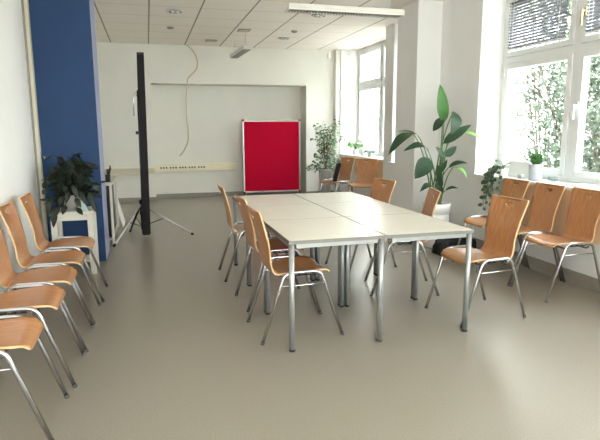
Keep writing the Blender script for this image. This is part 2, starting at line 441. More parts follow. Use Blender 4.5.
# ------------------------------------------------------------------ chairs
SEAT_PROF = [(0.212, 0.424), (0.200, 0.440), (0.175, 0.452), (0.12, 0.457), (0.05, 0.455), (-0.03, 0.449), (-0.10, 0.444), (-0.15, 0.446)]
BACK_PROF = [(-0.15, 0.446), (-0.178, 0.453), (-0.196, 0.470), (-0.207, 0.498), (-0.215, 0.535), (-0.224, 0.60), (-0.239, 0.67), (-0.260, 0.75), (-0.286, 0.83), (-0.306, 0.888)]
def arc(prof):
    P = [Vector((x, z)) for x, z in prof]; s = [0]
    for a, b in zip(P, P[1:]): s.append(s[-1] + (b - a).length)
    return P, s
def sample(P, s, t):
    for i in range(len(s) - 1):
        if t <= s[i + 1] or i == len(s) - 2:
            f = (t - s[i]) / (s[i + 1] - s[i]); return P[i].lerp(P[i + 1], f)
def shell(prof, outline, hole, T=0.011, curve=None):
    """bent plywood sheet: outline in (y, s) mapped on to the side profile"""
    P, s = arc(prof); pts = []; edges = []
    def loop(l):
        n0 = len(pts); pts.extend(l)
        for i in range(len(l)): edges.append((n0 + i, n0 + (i + 1) % len(l)))
    loop(outline)
    if hole: loop(hole)
    def inside(p, l):
        c = False
        for i in range(len(l)):
            (x1, y1), (x2, y2) = l[i], l[i - 1]
            if (y1 > p[1]) != (y2 > p[1]) and p[0] < (x2 - x1) * (p[1] - y1) / (y2 - y1) + x1: c = not c
        return c
    m = s[-1]; k = 1
    while k * 0.024 < m:
        for j in range(-7, 8):
            q = (j * 0.03, k * 0.024)
            if inside(q, outline) and not (hole and inside(q, [(a * 1.15, (b - hole_c(hole)) * 1.3 + hole_c(hole)) for a, b in hole])): pts.append(q)
        k += 1
    vs, es, fs, *_ = delaunay_2d_cdt([Vector(p) for p in pts], edges, [], 0, 1e-5)
    bm = bmesh.new(); bv = []
    for v in vs:
        p = sample(P, s, max(0, min(m, v.y)))
        bv.append(bm.verts.new((p.x + (curve(v.x, v.y) if curve else 0), v.x, p.y)))
    for f in fs:
        c = sum((vs[i] for i in f), Vector((0, 0))) / 3
        if inside(c, outline) and not (hole and inside(c, hole)):
            fc = bm.faces.new([bv[i] for i in f]); fc.smooth = True
    for v in [v for v in bm.verts if not v.link_faces]: bm.verts.remove(v)
    bmesh.ops.recalc_face_normals(bm, faces=bm.faces)
    if sum(f.normal.z + f.normal.x for f in bm.faces) < 0:
        bmesh.ops.reverse_faces(bm, faces=bm.faces)
    top = bm.faces[:]
    r = bmesh.ops.extrude_face_region(bm, geom=top)
    nv = [g for g in r['geom'] if isinstance(g, bmesh.types.BMVert)]
    nf = [g for g in r['geom'] if isinstance(g, bmesh.types.BMFace)]
    for f in bm.faces: f.normal_update()
    nrm = {}
    for v in nv:
        n = Vector((0, 0, 0))
        for f in v.link_faces:
            if f in nf: n += f.normal
        nrm[v] = n.normalized()
    for v in nv: v.co += nrm[v] * T
    known = set(top) | set(nf)
    for f in bm.faces:
        if f not in known: f.material_index = 1; f.smooth = False
    return bm
def hole_c(h): return sum(b for a, b in h) / len(h)
def rounded(w_of, s0, s1, rc0, rc1, n=10):
    """outline whose half width is w_of(s), corners rounded at the start / end"""
    left = []
    N = 16
    for i in range(N + 1):
        s = s0 + (s1 - s0) * i / N; left.append((w_of(s), s))
    out = []
    if rc0:
        c = (w_of(s0) - rc0, s0 + rc0)
        out += [(c[0] + rc0 * math.sin(a), c[1] - rc0 * math.cos(a)) for a in [PI / 2 * i / 5 for i in range(6)]]
        left = [p for p in left if p[1] > s0 + rc0 * 1.05]
    tail = []
    if rc1:
        c = (w_of(s1) - rc1, s1 - rc1)
        tail = [(c[0] + rc1 * math.cos(a), c[1] + rc1 * math.sin(a)) for a in [PI / 2 * i / 5 for i in range(6)]]
        left = [p for p in left if p[1] < s1 - rc1 * 1.05]
    half = out + left + tail
    return half + [(-y, s) for y, s in reversed(half)]
def lerp_w(keys):
    def f(s):
        for (a, wa), (b, wb) in zip(keys, keys[1:]):
            if s <= b:
                t = (s - a) / (b - a); t = t * t * (3 - 2 * t); return wa + (wb - wa) * t
        return keys[-1][1]
    return f

def make_chair():
    t = thing('stacking_chair', 'x', 'chair')
    Ls = arc(SEAT_PROF)[1][-1]; Lb = arc(BACK_PROF)[1][-1]
    so = rounded(lerp_w([(0, 0.175), (0.10, 0.205), (0.25, 0.195), (Ls, 0.168)]), 0, Ls, 0.035, 0)
    dish = lambda y, s: 0
    bm = shell(SEAT_PROF, so, None)
    for v in bm.verts: v.co.z += 0.35 * v.co.y ** 2 * (1 if v.co.x > -0.12 else max(0, (v.co.x + .15) / .03))
    obj('seat', bm, [M_wood, M_edge], t)
    bo = rounded(lerp_w([(0, 0.168), (0.14, 0.160), (0.30, 0.178), (Lb, 0.198)]), 0, Lb, 0, 0.022)
    hc = Lb - 0.062
    hole = [(0.040 * math.cos(a), hc + 0.008 - 0.022 * math.sin(a)) for a in [PI * i / 10 for i in range(11)]] + [(-0.040 + 0.080 * i / 6, hc + 0.011 - 0.004 * math.sin(PI * i / 6)) for i in range(1, 6)]
    bm = shell(BACK_PROF, bo, hole, curve=lambda y, s: 0.45 * y * y * min(1, s / 0.2))
    obj('backrest', bm, [M_wood, M_edge], t)
    for sg in (-1, 1):
        y = 0.226 * sg
        pts = round_path([(-0.285, y, 0.006), (-0.125, y, 0.476), (0.125, y, 0.476), (0.285, y, 0.006)], 0.055, 6)
        bm = bmesh.new(); tube(bm, pts, 0.0115, 10)
        fr = obj('side_frame', bm, M_chrome, t)
        bm = bmesh.new(); tube(bm, [(-0.158, y, 0.385), (0.158, y, 0.385)], 0.005, 8); obj('rail', bm, M_chrome, fr)
        for sx in (-1, 1):
            bm = bmesh.new(); tube(bm, [(0.287 * sx, y, 0), (0.281 * sx, y, 0.018)], 0.0132, 10); obj('foot_cap', bm, M_cap, fr)
    for x, z in ((0.105, 0.430), (-0.105, 0.424)):
        bm = bmesh.new(); pts = round_path([(x, -0.226, 0.470), (x, -0.20, z), (x, 0.20, z), (x, 0.226, 0.470)], 0.02, 4)
        tube(bm, pts, 0.008, 8); obj('cross_bar', bm, M_chrome, t)
    for sg in (-1, 1):
        bm = bmesh.new()
        for x in (-0.07, -0.025, 0.025, 0.07): tube(bm, [(x, 0.228 * sg, 0.464), (x, 0.206 * sg, 0.450)], 0.004, 6)
        tube(bm, [(-0.075, 0.206 * sg, 0.450), (0.075, 0.206 * sg, 0.450)], 0.004, 6)
        obj('link_bracket', bm, M_black, t)
    return t

D = math.radians
LW, TL, TR, WR, FR = ('chairs along the left wall', 'chairs on the left of the tables', 'chairs on the right of the tables', 'chairs under the near window', 'chairs by the far window')
CH = [  # x, y, yaw, label, group
    (-0.71, 4.84, 0, 'wooden chair on the left wall, farthest of its row, beside the dark plant', LW),
    (-0.73, 4.29, 0, 'wooden chair on the left wall, second from the plant end of the row', LW),
    (-0.735, 3.78, 0, 'wooden chair on the left wall, middle one of the row of five', LW),
    (-0.745, 3.28, 0, 'wooden chair on the left wall, second nearest, its back cut by the photo edge', LW),
    (-0.77, 2.71, 0, 'wooden chair at the bottom left corner of the photo, nearest of its row', LW),
    (0.945, 3.585, 2, 'wooden chair pushed under the near left corner of the tables', TL),
    (0.965, 4.262, 3, 'wooden chair in the middle of the left side of the tables', TL),
    (0.925, 5.14, 0, 'wooden chair at the far left of the tables, standing out against the white wall', TL),
    (2.375, 3.51, 185, 'wooden chair with its back turned, at the near right corner of the tables', TR),
    (2.115, 4.27, 164, 'wooden chair on the right of the tables, seen edge on before the white plant pot', TR),
    (2.08, 5.13, 191, 'wooden chair at the far right of the tables, its back rising over the table top', TR),
    (3.37, 3.79, 180, 'wooden chair under the near window, cut by the right edge of the photo', WR),
    (3.37, 4.28, 180, 'wooden chair under the near window, middle one of the three', WR),
    (3.37, 4.77, 180, 'wooden chair under the near window, next to the trailing plant', WR),
    (3.52, 8.62, 236, 'wooden chair by the far window, the right one with its broad back to the sill', FR),
    (3.26, 9.27, 199, 'wooden chair by the far window, beside the small-leaved tree in the pot', FR),
]
proto = make_chair(); trees = []
for i, (x, y, a, lb, g) in enumerate(CH):
    c = proto if i == 0 else copy_tree(proto)
    c.location = (x, y, 0); c.rotation_euler = (0, 0, D(a)); c['label'] = lb; c['group'] = g

# ------------------------------------------------------------------ tables
def make_table(hx=0.3255, hy=0.3928):
    t = thing('table', 'x', 'table')
    bm = bmesh.new(); rbox(bm, -hx + .004, hx - .004, -hy + .004, hy - .004, 0.708, 0.7305, 0.003); obj('tabletop', bm, M_table, t)
    bm = bmesh.new()
    for (a, b, c, d) in ((-hx, hx, -hy, -hy + .005), (-hx, hx, hy - .005, hy), (-hx, -hx + .005, -hy + .005, hy - .005), (hx - .005, hx, -hy + .005, hy - .005)):
        box(bm, a, b, c, d, 0.707, 0.7295)
    obj('edge_band', bm, M_tedge, t)
    bm = bmesh.new(); q = 0.022
    for s in (-1, 1):
        box(bm, -hx + 0.05, hx - 0.05, s * (hy - q) - .01, s * (hy - q) + .01, 0.680, 0.707)
        box(bm, s * (hx - q) - .01, s * (hx - q) + .01, -hy + 0.05, hy - 0.05, 0.680, 0.707)
    obj('frame', bm, M_steel, t)
    for sx in (-1, 1):
        for sy in (-1, 1):
            x, y = sx * (hx - q), sy * (hy - q)
            bm = bmesh.new(); tube(bm, [(x, y, 0.012), (x, y, 0.707)], 0.0185, 16); lg = obj('leg', bm, M_steel, t)
            bm = bmesh.new(); tube(bm, [(x, y, 0), (x, y, 0.014)], 0.020, 16); obj('foot_cap', bm, M_black, lg)
    return t
TG = 'tables pushed together in the middle'
rows = [(3.565, 'near'), (4.352, 'middle'), (5.139, 'far')]
tp = make_table(); first = True
for y, rn in rows:
    for x, sn in ((1.135, 'left'), (1.788, 'right')):
        t = tp if first else copy_tree(tp); first = False
        t.location = (x, y + 0.0, 0)
        t['label'] = {'near': 'cream table at the near %s of the group of six', 'middle': 'cream table in the middle of the %s side of the group',
                      'far': 'cream table at the far %s of the group of six'}[rn] % sn
        t['group'] = TG
    if rn == 'near' and sn == 'right':
        next(c for c in t.children if c.name.startswith('leg')).location = (0.0, 0.10, 0)

# ------------------------------------------------------------------ red pinboard in the niche
t = thing('pinboard', 'red felt pinboard in a pale metal frame standing in the wall niche', 'pinboard', (2.49, 11.13, 0), D(-1))
W, Z0, Z1 = 0.61, 0.09, 1.58
bm = bmesh.new(); rbox(bm, -W + .02, W - .02, -.012, .012, Z0 + .02, Z1 - .02, .002); obj('felt_panel', bm, M_red, t)
bm = bmesh.new()
rbox(bm, -W, -W + .028, -.018, .018, Z0, Z1, .004); rbox(bm, W - .028, W, -.018, .018, Z0, Z1, .004)
rbox(bm, -W + .028, W - .028, -.018, .018, Z0, Z0 + .028, .004); rbox(bm, -W + .028, W - .028, -.018, .018, Z1 - .028, Z1, .004)
obj('frame', bm, M_alu, t)
for sx in (-1, 1):
    for z in (Z0, Z1):
        bm = bmesh.new(); x = sx * (W - .016); rbox(bm, x - .022, x + .022, -.022, .022, z - .022, z + .022, .004); obj('corner_cap', bm, M_redc, t)
    bm = bmesh.new(); x = sx * (W - .05)
    rbox(bm, x - .015, x + .015, -.17, .17, 0, 0.02, .004); rbox(bm, x - .012, x + .012, .02, .045, 0.02, 0.6, .004); obj('foot', bm, M_alu, t)

# ------------------------------------------------------------------ socket trunking
t = thing('socket_trunking', 'cream cable trunking with rows of sockets in the back niche', 'cable trunking', (0.13, YB + 0.45, 0))
bm = bmesh.new(); rbox(bm, 0.0, 1.66, -0.075, -0.002, 0.555, 0.70, .004); obj('channel', bm, M_rail, t)
for g in range(5):
    for j in range(3):
        x = 0.10 + g * 0.19 + j * 0.055
        bm = bmesh.new(); rbox(bm, x - .026, x + .026, -0.081, -0.075, 0.603, 0.660, .002); s = obj('socket', bm, M_sock, t)
        bm = bmesh.new()
        tube(bm, [(x, -0.079, 0.632), (x, -0.0825, 0.632)], 0.021, 14); obj('socket_opening', bm, M_hole, s)
t = thing('wall_trunking', 'plain cream cable trunking on the wall behind the projection screen', 'cable trunking', (-1.0, YB, 0))
bm = bmesh.new(); rbox(bm, 0.0, 1.10, -0.06, -0.002, 0.545, 0.685, .004); obj('channel', bm, M_rail, t)
bm = bmesh.new(); rbox(bm, 0.0, 1.10, -0.066, -0.06, 0.565, 0.665, .002); obj('cover', bm, M_trim, t)
# hanging cable
bm = bmesh.new()
cp = [(0.80, 10.97, 3.0), (0.88, 10.97, 2.95), (0.96, 10.97, 2.84), (1.01, 10.97, 2.70), (0.985, 10.97, 2.56), (0.89, 10.96, 2.46), (0.81, 10.95, 2.38), (0.785, 10.95, 2.27), (0.76, 10.96, 2.0), (0.75, 10.97, 1.7),
      (0.775, 11.0, 1.4), (0.775, 11.05, 1.2), (0.74, 11.1, 1.08), (0.68, 11.12, 0.97), (0.60, 11.13, 0.88)]
tube(bm, cp, 0.010, 8)
tag(obj('hanging_cable', bm, M_cable), 'pale cable hanging in a loop from the ceiling in front of the niche', 'cable')

# ------------------------------------------------------------------ projection screen
t = thing('projection_screen', 'black rolled-up projection screen standing upright on a tripod', 'projection screen', (-0.06, 7.35, 0))
bm = bmesh.new(); v, fs = box(bm, -.048, .048, -.045, .045, 0.03, 2.36)
for vv in v:
    if vv.co.z < 1: vv.co.x = vv.co.x * 1.15 - 0.018
    else: vv.co.x = vv.co.x * 0.92 + 0.022
bmesh.ops.bevel(bm, geom=list({e for f in fs for e in f.edges}), offset=.012, segments=2, affect='EDGES')
obj('case', bm, M_case, t)
bm = bmesh.new(); rbox(bm, -.022, .066, -.048, .048, 2.335, 2.365, .005); obj('end_cap', bm, M_black, t)
bm = bmesh.new(); tube(bm, [(-.05, -.03, 0.35), (-.035, -.03, 1.9)], 0.011, 8); tube(bm, [(-.07, .02, .30), (-.07, .02, .50)], .02, 10); obj('pole', bm, M_black, t)
bm = bmesh.new(); tube(bm, round_path([(-.04, -.04, 1.84), (-.09, -.06, 1.80), (-.095, -.06, 1.58)], .03), .008, 8); obj('carry_handle', bm, M_chrome, t)
bm = bmesh.new(); rbox(bm, -.085, -.05, -.06, -.03, 1.35, 1.39, .006); obj('locking_knob', bm, M_black, t)
for n, foot, m in (('l', (-.40, -.53, .012), M_alu), ('r', (.585, -.05, .012), M_alu), ('b', (-.24, .43, .012), M_black)):
    bm = bmesh.new(); tube(bm, [(-.07, .02, 0.44), foot], 0.0135, 8); lg = obj('leg', bm, m, t)
    bm = bmesh.new(); d = Vector(foot) - Vector((-.07, .02, .44)); d.normalize(); f = Vector(foot); tube(bm, [f - d * .03, f + d * .008], .017, 8); obj('rubber_foot', bm, M_black, lg)
    bm = bmesh.new(); mid = Vector((-.07, .02, .44)).lerp(Vector(foot), .45); tube(bm, [(-.07, .02, .14), mid], .006, 6); obj('brace', bm, M_black, lg)
bm = bmesh.new(); tube(bm, [(-.07, .02, .10), (-.07, .02, .34)], .012, 8); obj('centre_post', bm, M_black, t)

# ------------------------------------------------------------------ storage trolley behind the column
t = thing('trolley', 'white open trolley with a flat top standing behind the blue column', 'trolley', (-0.58, 7.52, 0))
bm = bmesh.new(); rbox(bm, -.13, .13, -.55, .55, 0.735, 0.765, .004); obj('top', bm, M_offw, t)
for x in (-.11, .11):
    for y in (-.53, .53):
        bm = bmesh.new(); rbox(bm, x - .014, x + .014, y - .014, y + .014, 0, .735, .003); obj('leg', bm, M_offw, t)
bm = bmesh.new(); rbox(bm, -.11, .11, -.53, .53, 0.05, 0.07, .003); obj('shelf', bm, M_offw, t)
for i, x in enumerate((-.665, -.62, -.54, -.505)):
    bm = bmesh.new(); rbox(bm, -.012, .012, -.44, .44, 0.0, 0.6 + .02 * i, .003)
    tag(obj('board', bm, M_black, None, (x, 7.52, 0.0715)), '%s black board standing on edge in the trolley' % ('leftmost', 'second from left', 'second from right', 'rightmost')[i], 'board', 'black boards in the trolley')
bm = bmesh.new(); rbox(bm, -.01, .01, -.25, .25, 0, .60, .003)
o = tag(obj('white_board', bm, M_white, None, (-0.405, 8.45, 0.004)), 'white board leaning by the trolley in front of the back wall', 'board'); o.rotation_euler = (0, D(-14), 0)
t = thing('pen_cup', 'black cup of dark pens and brushes on top of the trolley', 'pen cup', (-0.51, 7.15, 0.7655))
bm = bmesh.new(); lathe(bm, [(.035, 0), (.04, .09), (.036, .09), (.032, .01)], 16, caps=(True, True)); obj('cup', bm, M_black, t)
random.seed(4)
for i in range(7):
    a = random.uniform(0, 6.28); bm = bmesh.new(); tube(bm, [(.01 * math.cos(a), .01 * math.sin(a), .015), (.05 * math.cos(a), .05 * math.sin(a), random.uniform(.15, .22))], .008, 6); obj('pen', bm, M_slot, t)

# ------------------------------------------------------------------ plant on white stand before the column
t = thing('plant_stand', 'white square wooden plant stand in front of the blue column', 'plant stand', (-0.745, 5.73, 0))
for x in (-.165, .165):
    for y in (-.15, .15):
        bm = bmesh.new(); rbox(bm, x - .026, x + .026, y - .022, y + .022, 0, .60, .003); obj('leg', bm, M_offw, t)
bm = bmesh.new(); rbox(bm, -.20, .20, -.18, .18, .60, .635, .004); obj('top', bm, M_offw, t)
for ya in (-.15, .15):
    bm = bmesh.new(); rbox(bm, -.139, .139, ya - .01, ya + .01, .545, .60, .002); obj('apron', bm, M_offw, t)
bm = bmesh.new(); rbox(bm, -.139, .139, -.14, .14, .12, .135, .003); obj('shelf', bm, M_offw, t)

t = thing('potted_plant', 'bushy dark green plant with drooping leaves on the white plant stand', 'plant', (-0.745, 5.73, 0.636))
bm = bmesh.new(); lathe(bm, [(.075, 0), (.10, .13), (.105, .15), (.095, .15), (.09, .12)], 24); obj('pot', bm, M_gpot, t)
random.seed(11); bm = bmesh.new(); bs = bmesh.new()
for i in range(60):
    a = random.uniform(0, 2 * PI); R = random.uniform(.07, .26); hgt = random.uniform(-.02, .46)
    if R > .18: hgt *= .75
    top = Vector((R * math.cos(a), R * .75 * math.sin(a) - .02, .12 + hgt))
    p = bez((0.02 * math.cos(a), .02 * math.sin(a), .11), (R * .3 * math.cos(a), R * .3 * math.sin(a), .14 + hgt * .9), top, 6)
    tube(bs, p, .0035, 5)
    for j in range(6):
        q = p[random.choice((3, 4, 5, 6))]; b = a + random.uniform(-1.6, 1.6)
        l = random.uniform(.07, .11)
        leaf(bm, q, q + Vector((l * math.cos(b), l * .8 * math.sin(b), random.uniform(-.09, .03))), random.uniform(.03, .05), -.12, .2, (random.uniform(-.4, .4), -.5, 1), 5)
for (x, z, dz) in ((-.17, .10, -.14), (-.14, .04, -.13), (-.19, .28, -.05), (-.13, -.02, -.12), (.17, .16, -.12), (.22, .24, -.05), (.19, .10, -.12), (-.2, .2, -.02), (-.06, .14, -.08), (.05, .12, -.08), (0, .18, -.09), (-.10, .06, -.10), (.10, .18, -.12), (.03, .24, -.1), (-.04, .05, -.07), (.06, .02, -.05)):
    tube(bs, bez((0, -.02, .12), (x * .7, -.10, .22), (x, -.21, z + .02), 6), .0035, 5)
    leaf(bm, (x, -.21, z + .02), (x + (.05 if x > 0 else -.03), -.24, z + dz), .05, .1, .2, (0, -1, .4), 5)
obj('foliage', bm, M_leafd, t, normals=False); obj('stem', bs, M_leafd, t)
bm = bmesh.new(); v, fs = box(bm, -.05, .05, -.012, .012, 0, .10)
for vv in v:
    if vv.co.z > .05: vv.co.x = vv.co.x * .3 - .012; vv.co.y += .02
tag(obj('folded_paper', bm, M_cloth, None, (-0.64, 5.58, 0.636)), 'pale cyan folded paper at the foot of the dark plant', 'paper')

# small hook on the left wall casing
t = thing('door_handle', 'small chrome lever handle on the beige casing by the column', 'handle', (-1.0595, 6.06, 1.14))
bm = bmesh.new(); rbox(bm, 0, .008, -.02, .02, -.05, .05, .003); obj('plate', bm, M_chrome, t)
bm = bmesh.new(); tube(bm, round_path([(.006, 0, 0), (.05, 0, 0), (.05, -.11, 0)], .015), .008, 8); obj('lever', bm, M_chrome, t)

# ------------------------------------------------------------------ bird of paradise plant
PX, PY = 3.285, 5.72
t = thing('potted_plant', 'tall broad-leaved plant in a round white pot by the pilaster', 'plant', (PX, PY, 0))
bm = bmesh.new(); lathe(bm, [(.125, 0), (.13, .01), (.152, .40), (.148, .405), (.148, .418), (.158, .425), (.165, .53), (.16, .535), (.15, .53), (.146, .48)], 36, caps=(True, True))
obj('pot', bm, M_white, t)
bm = bmesh.new(); lathe(bm, [(.0, .50), (.145, .50), (.145, .47)], 24, caps=(False, True)); obj('soil', bm, M_soil, t)
LV = [ # base, tip, width, sag, normal, material
    ((3.326, 5.7, 1.47), (3.227, 5.65, 1.905), .135, .02, (-.3, -1, .1), 1),
    ((3.385, 5.6, 1.60), (3.300, 5.50, 1.335), .16, .18, (.3, -1, .5), 0),
    ((3.311, 5.7, 1.53), (3.215, 5.75, 1.375), .10, .12, (-.3, -1, .5), 0),
    ((3.265, 5.6, 1.235), (3.56, 5.5, 1.45), .11, .1, (.4, -1, .8), 0),
    ((3.42, 5.6, 1.38), (3.73, 5.45, 1.20), .05, .18, (.2, -1, .9), 2),
    ((3.36, 5.62, 1.36), (3.48, 5.55, 1.37), .05, .12, (.2, -1, .9), 2),
    ((2.93, 5.7, 1.36), (2.54, 5.5, 1.12), .13, .12, (-.5, -.7, .9), 0),
    ((3.02, 5.75, 1.33), (2.80, 5.85, 1.37), .07, .1, (0, -.3, 1), 0),
    ((3.07, 5.6, 1.17), (2.665, 5.4, 1.165), .10, .16, (0, -.8, 1), 0),
    ((3.045, 5.5, 1.075), (2.815, 5.4, .86), .19, .06, (-.2, -1, .4), 0),
    ((3.285, 5.6, 1.08), (3.16, 5.58, 1.20), .07, .05, (-.3, -1, .6), 0),
    ((3.297, 5.6, 1.09), (3.43, 5.58, 1.205), .09, .05, (.3, -1, .6), 0),
    ((3.345, 5.6, .955), (3.54, 5.5, 1.01), .085, .16, (.2, -.7, 1), 0),
    ((3.38, 5.55, .965), (3.50, 5.45, .845), .075, .2, (.5, -.8, .7), 2),
    ((3.08, 5.5, .77), (2.88, 5.4, .71), .075, .2, (-.2, -.8, 1), 0),
    ((3.318, 5.6, .69), (3.43, 5.5, .725), .06, .15, (.2, -.8, 1), 0),
    ((3.231, 5.6, .80), (3.183, 5.55, 1.0), .075, .05, (-.2, -1, .2), 0),
    ((3.24, 5.55, .74), (3.13, 5.48, .90), .07, .05, (-.2, -1, .2), 0),
    ((3.22, 5.6, .90), (3.30, 5.55, 1.06), .07, .05, (.2, -1, .2), 0),
    ((3.25, 5.6, .62), (3.20, 5.5, .78), .06, .05, (.2, -1, .2), 0),
]
bs = bmesh.new(); lb = {0: bmesh.new(), 1: bmesh.new(), 2: bmesh.new()}
o_ = Vector((PX, PY, 0)); random.seed(3)
for i, (b, tp_, w, sg, nm, mi) in enumerate(LV):
    b = Vector(b) - o_; e = Vector(tp_) - o_
    leaf(lb[mi], b, e, w, sg, .22, nm, 9)
    a = i * 2.4; s = Vector((.06 * math.cos(a) - .02, .06 * math.sin(a), .49))
    ctrl = Vector((s.x * .5 + b.x * .35, s.y * .5 + b.y * .3, .49 + (b.z - .49) * .75))
    tube(bs, bez(s, ctrl, b, 10), .009, 7, .005)
obj('stem', bs, M_stem, t)
for mi, m in ((0, M_leaf), (1, mat('fresh_leaf', (50, 100, 36), .5, rgb2=(64, 116, 44), scale=6)), (2, M_leafb)): obj('foliage', lb[mi], m, t, normals=False)

# black bag on the floor beside the white pot
t = thing('bag', 'black bag lying on the floor beside the big white plant pot', 'bag', (3.33, 5.36, 0))
bm = bmesh.new(); v, fs = box(bm, -.24, .24, -.10, .10, 0.0, .19)
bmesh.ops.subdivide_edges(bm, edges=bm.edges[:], cuts=3, use_grid_fill=True)
random.seed(5)
for vv in bm.verts:
    fz = vv.co.z / .19
    vv.co.x *= 1 - .12 * fz; vv.co.y *= 1 - .25 * fz; vv.co.z *= 1 - .25 * (vv.co.x / .24) ** 2
    if fz > 0.05: vv.co += Vector([random.uniform(-.008, .008) for _ in range(3)])
for f in bm.faces: f.smooth = True
obj('body', bm, M_bag, t)
bm = bmesh.new(); tube(bm, bez((-.12, -.02, .17), (0, -.12, .27), (.12, -.02, .17), 10), .008, 6); obj('strap', bm, M_bag, t)

# ------------------------------------------------------------------ things on the near sill
def planter(name, label, cat, loc): return thing(name, label, cat, loc)
t = thing('potted_plant', 'small spiky succulent in a silver pot on the near window sill', 'plant', (3.80, 4.68, SILL + .001))
bm = bmesh.new(); lathe(bm, [(.062, 0), (.070, .155), (.072, .165), (.064, .165), (.060, .13)], 28); obj('pot', bm, M_lpot, t)
bm = bmesh.new(); random.seed(8)
for i in range(40):
    a = i * 2.4; r = .03 + .06 * (i / 40); hh = .16 * (1 - .65 * i / 40)
    leaf(bm, (.015 * math.cos(a), .015 * math.sin(a), .145), ((r + .04) * math.cos(a), (r + .04) * math.sin(a), .15 + hh), .036, .08, .35, (math.cos(a) * -.6, math.sin(a) * -.6, 1), 5)
obj('foliage', bm, mat('succulent_leaf', (62, 108, 52), .45, rgb2=(88, 134, 70), scale=8), t, normals=False)

t = thing('planter_box', 'white rectangular planter box at the left end of the near sill', 'planter', (3.918, 5.035, SILL + .001))
bm = bmesh.new(); rbox(bm, -.052, .052, -.178, .178, 0, .17, .008); obj('box', bm, M_white, t)
bm = bmesh.new(); rbox(bm, -.045, .045, -.170, .170, .1705, .174, .001); obj('lid', bm, M_white, t)
bm = bmesh.new(); tube(bm, [(0, -.05, .172), (0, -.05, .205)], .006, 8); tube(bm, [(0, -.05, .20), (0, -.05, .218)], .012, 10); obj('knob', bm, M_gpot, t)

t = thing('trailing_plant', 'trailing green plant hanging down over the left end of the near sill', 'plant', (3.745, 5.13, SILL + .001))
bm = bmesh.new(); lathe(bm, [(.045, 0), (.055, .09), (.05, .09), (.046, .07)], 20); obj('pot', bm, M_white, t)
bm = bmesh.new(); bs = bmesh.new(); random.seed(21)
for i in range(13):
    a = D(180) + random.uniform(-1.3, 1.4); ln = random.uniform(.12, .36)
    e = Vector((-.135 + random.uniform(-.03, .02), -.02 + .13 * math.sin(a) * 1.2, -ln))
    p = bez((0, 0, .08), (e.x - .03, e.y * .8, .20), e, 9); tube(bs, p, .0022, 5)
    for q in p[2:]:
        b = random.uniform(2.2, 4.6); l = random.uniform(.045, .075)
        leaf(bm, q, q + Vector((l * math.cos(b) * .7, l * math.sin(b), random.uniform(-.04, .01))), random.uniform(.034, .05), .05, .15, (-1, -.4, .5), 5)
for i in range(22):
    a = random.uniform(0, 6.28); r = random.uniform(.02, .12); q = Vector((r * math.cos(a) * .7, r * math.sin(a), random.uniform(.08, .17)))
    leaf(bm, q, q + Vector((.05 * math.cos(a), .05 * math.sin(a), random.uniform(-.01, .03))), .036, .05, .15, (-.6, -.4, 1), 5)
    tube(bs, bez((0, 0, .07), (q.x * .3, q.y * .3, q.z), q, 4), .002, 5)
obj('foliage', bm, M_leafg, t, normals=False); obj('stem', bs, M_stem, t)

for i, (y, r, lb_) in enumerate(((4.47, .05, 'clear glass bowl on the near sill right of the succulent'),)):
    bm = bmesh.new(); lathe(bm, [(.02, 0), (.045, .02), (r, .05), (r - .003, .05), (.042, .022), (.018, .004)], 24); tag(obj('glass_bowl', bm, M_glass2, None, (3.84, y, SILL + .001)), lb_, 'bowl')
t = thing('paper_stack', 'loose white papers lying on the near sill at the right photo edge', 'paper', (3.83, 3.98, SILL + .001), D(6))
for i in range(4):
    bm = bmesh.new(); box(bm, -.10, .10, -.15, .15, i * .004, i * .004 + .003); o = obj('sheet', bm, M_white, t); o.rotation_euler = (0, 0, D(5 * i - 7))
bm = bmesh.new(); rbox(bm, -.03, .03, -.03, .03, 0, .045, .008); tag(obj('small_box', bm, M_gpot, None, (3.79, 4.88, SILL + .001)), 'small grey box on the near sill left of the silver pot', 'box')

# ------------------------------------------------------------------ far window corner
t = thing('potted_tree', 'small-leaved green tree in a tall grey pot in the far right corner', 'plant', (3.36, 10.2, 0))
bm = bmesh.new(); lathe(bm, [(.09, 0), (.13, .58), (.135, .62), (.12, .62), (.115, .56)], 28); obj('pot', bm, M_gpot, t)
bm = bmesh.new(); bs = bmesh.new(); random.seed(31)
for i in range(38):
    a = random.uniform(0, 2 * PI); hgt = random.uniform(.0, .95); R = random.uniform(.08, .44) * (1.05 - .6 * hgt) + .05
    e = Vector((R * math.cos(a) - .02 + .08 * hgt, R * math.sin(a), .60 + hgt))
    p = bez((0, 0, .58), (R * .25 * math.cos(a) + .02, R * .25 * math.sin(a), .62 + hgt * .8), e, 7); tube(bs, p, .005, 5, .002)
    for j in range(18):
        q = p[random.randint(3, 7)] + Vector([random.uniform(-.06, .06) for _ in range(3)]); b = random.uniform(0, 6.28); l = random.uniform(.045, .075)
        leaf(bm, q, q + Vector((l * math.cos(b), l * math.sin(b), random.uniform(-.05, .01))), random.uniform(.028, .04), .05, .15, (0, -.8, .6), 4, mi=0 if random.random() < .62 else 1)
tube(bs, bez((0, 0, .56), (.01, 0, .9), (.05, 0, 1.3), 8), .012, 8, .006)
obj('foliage', bm, [M_leafg, M_leafv], t, normals=False); obj('branch', bs, M_twig, t)

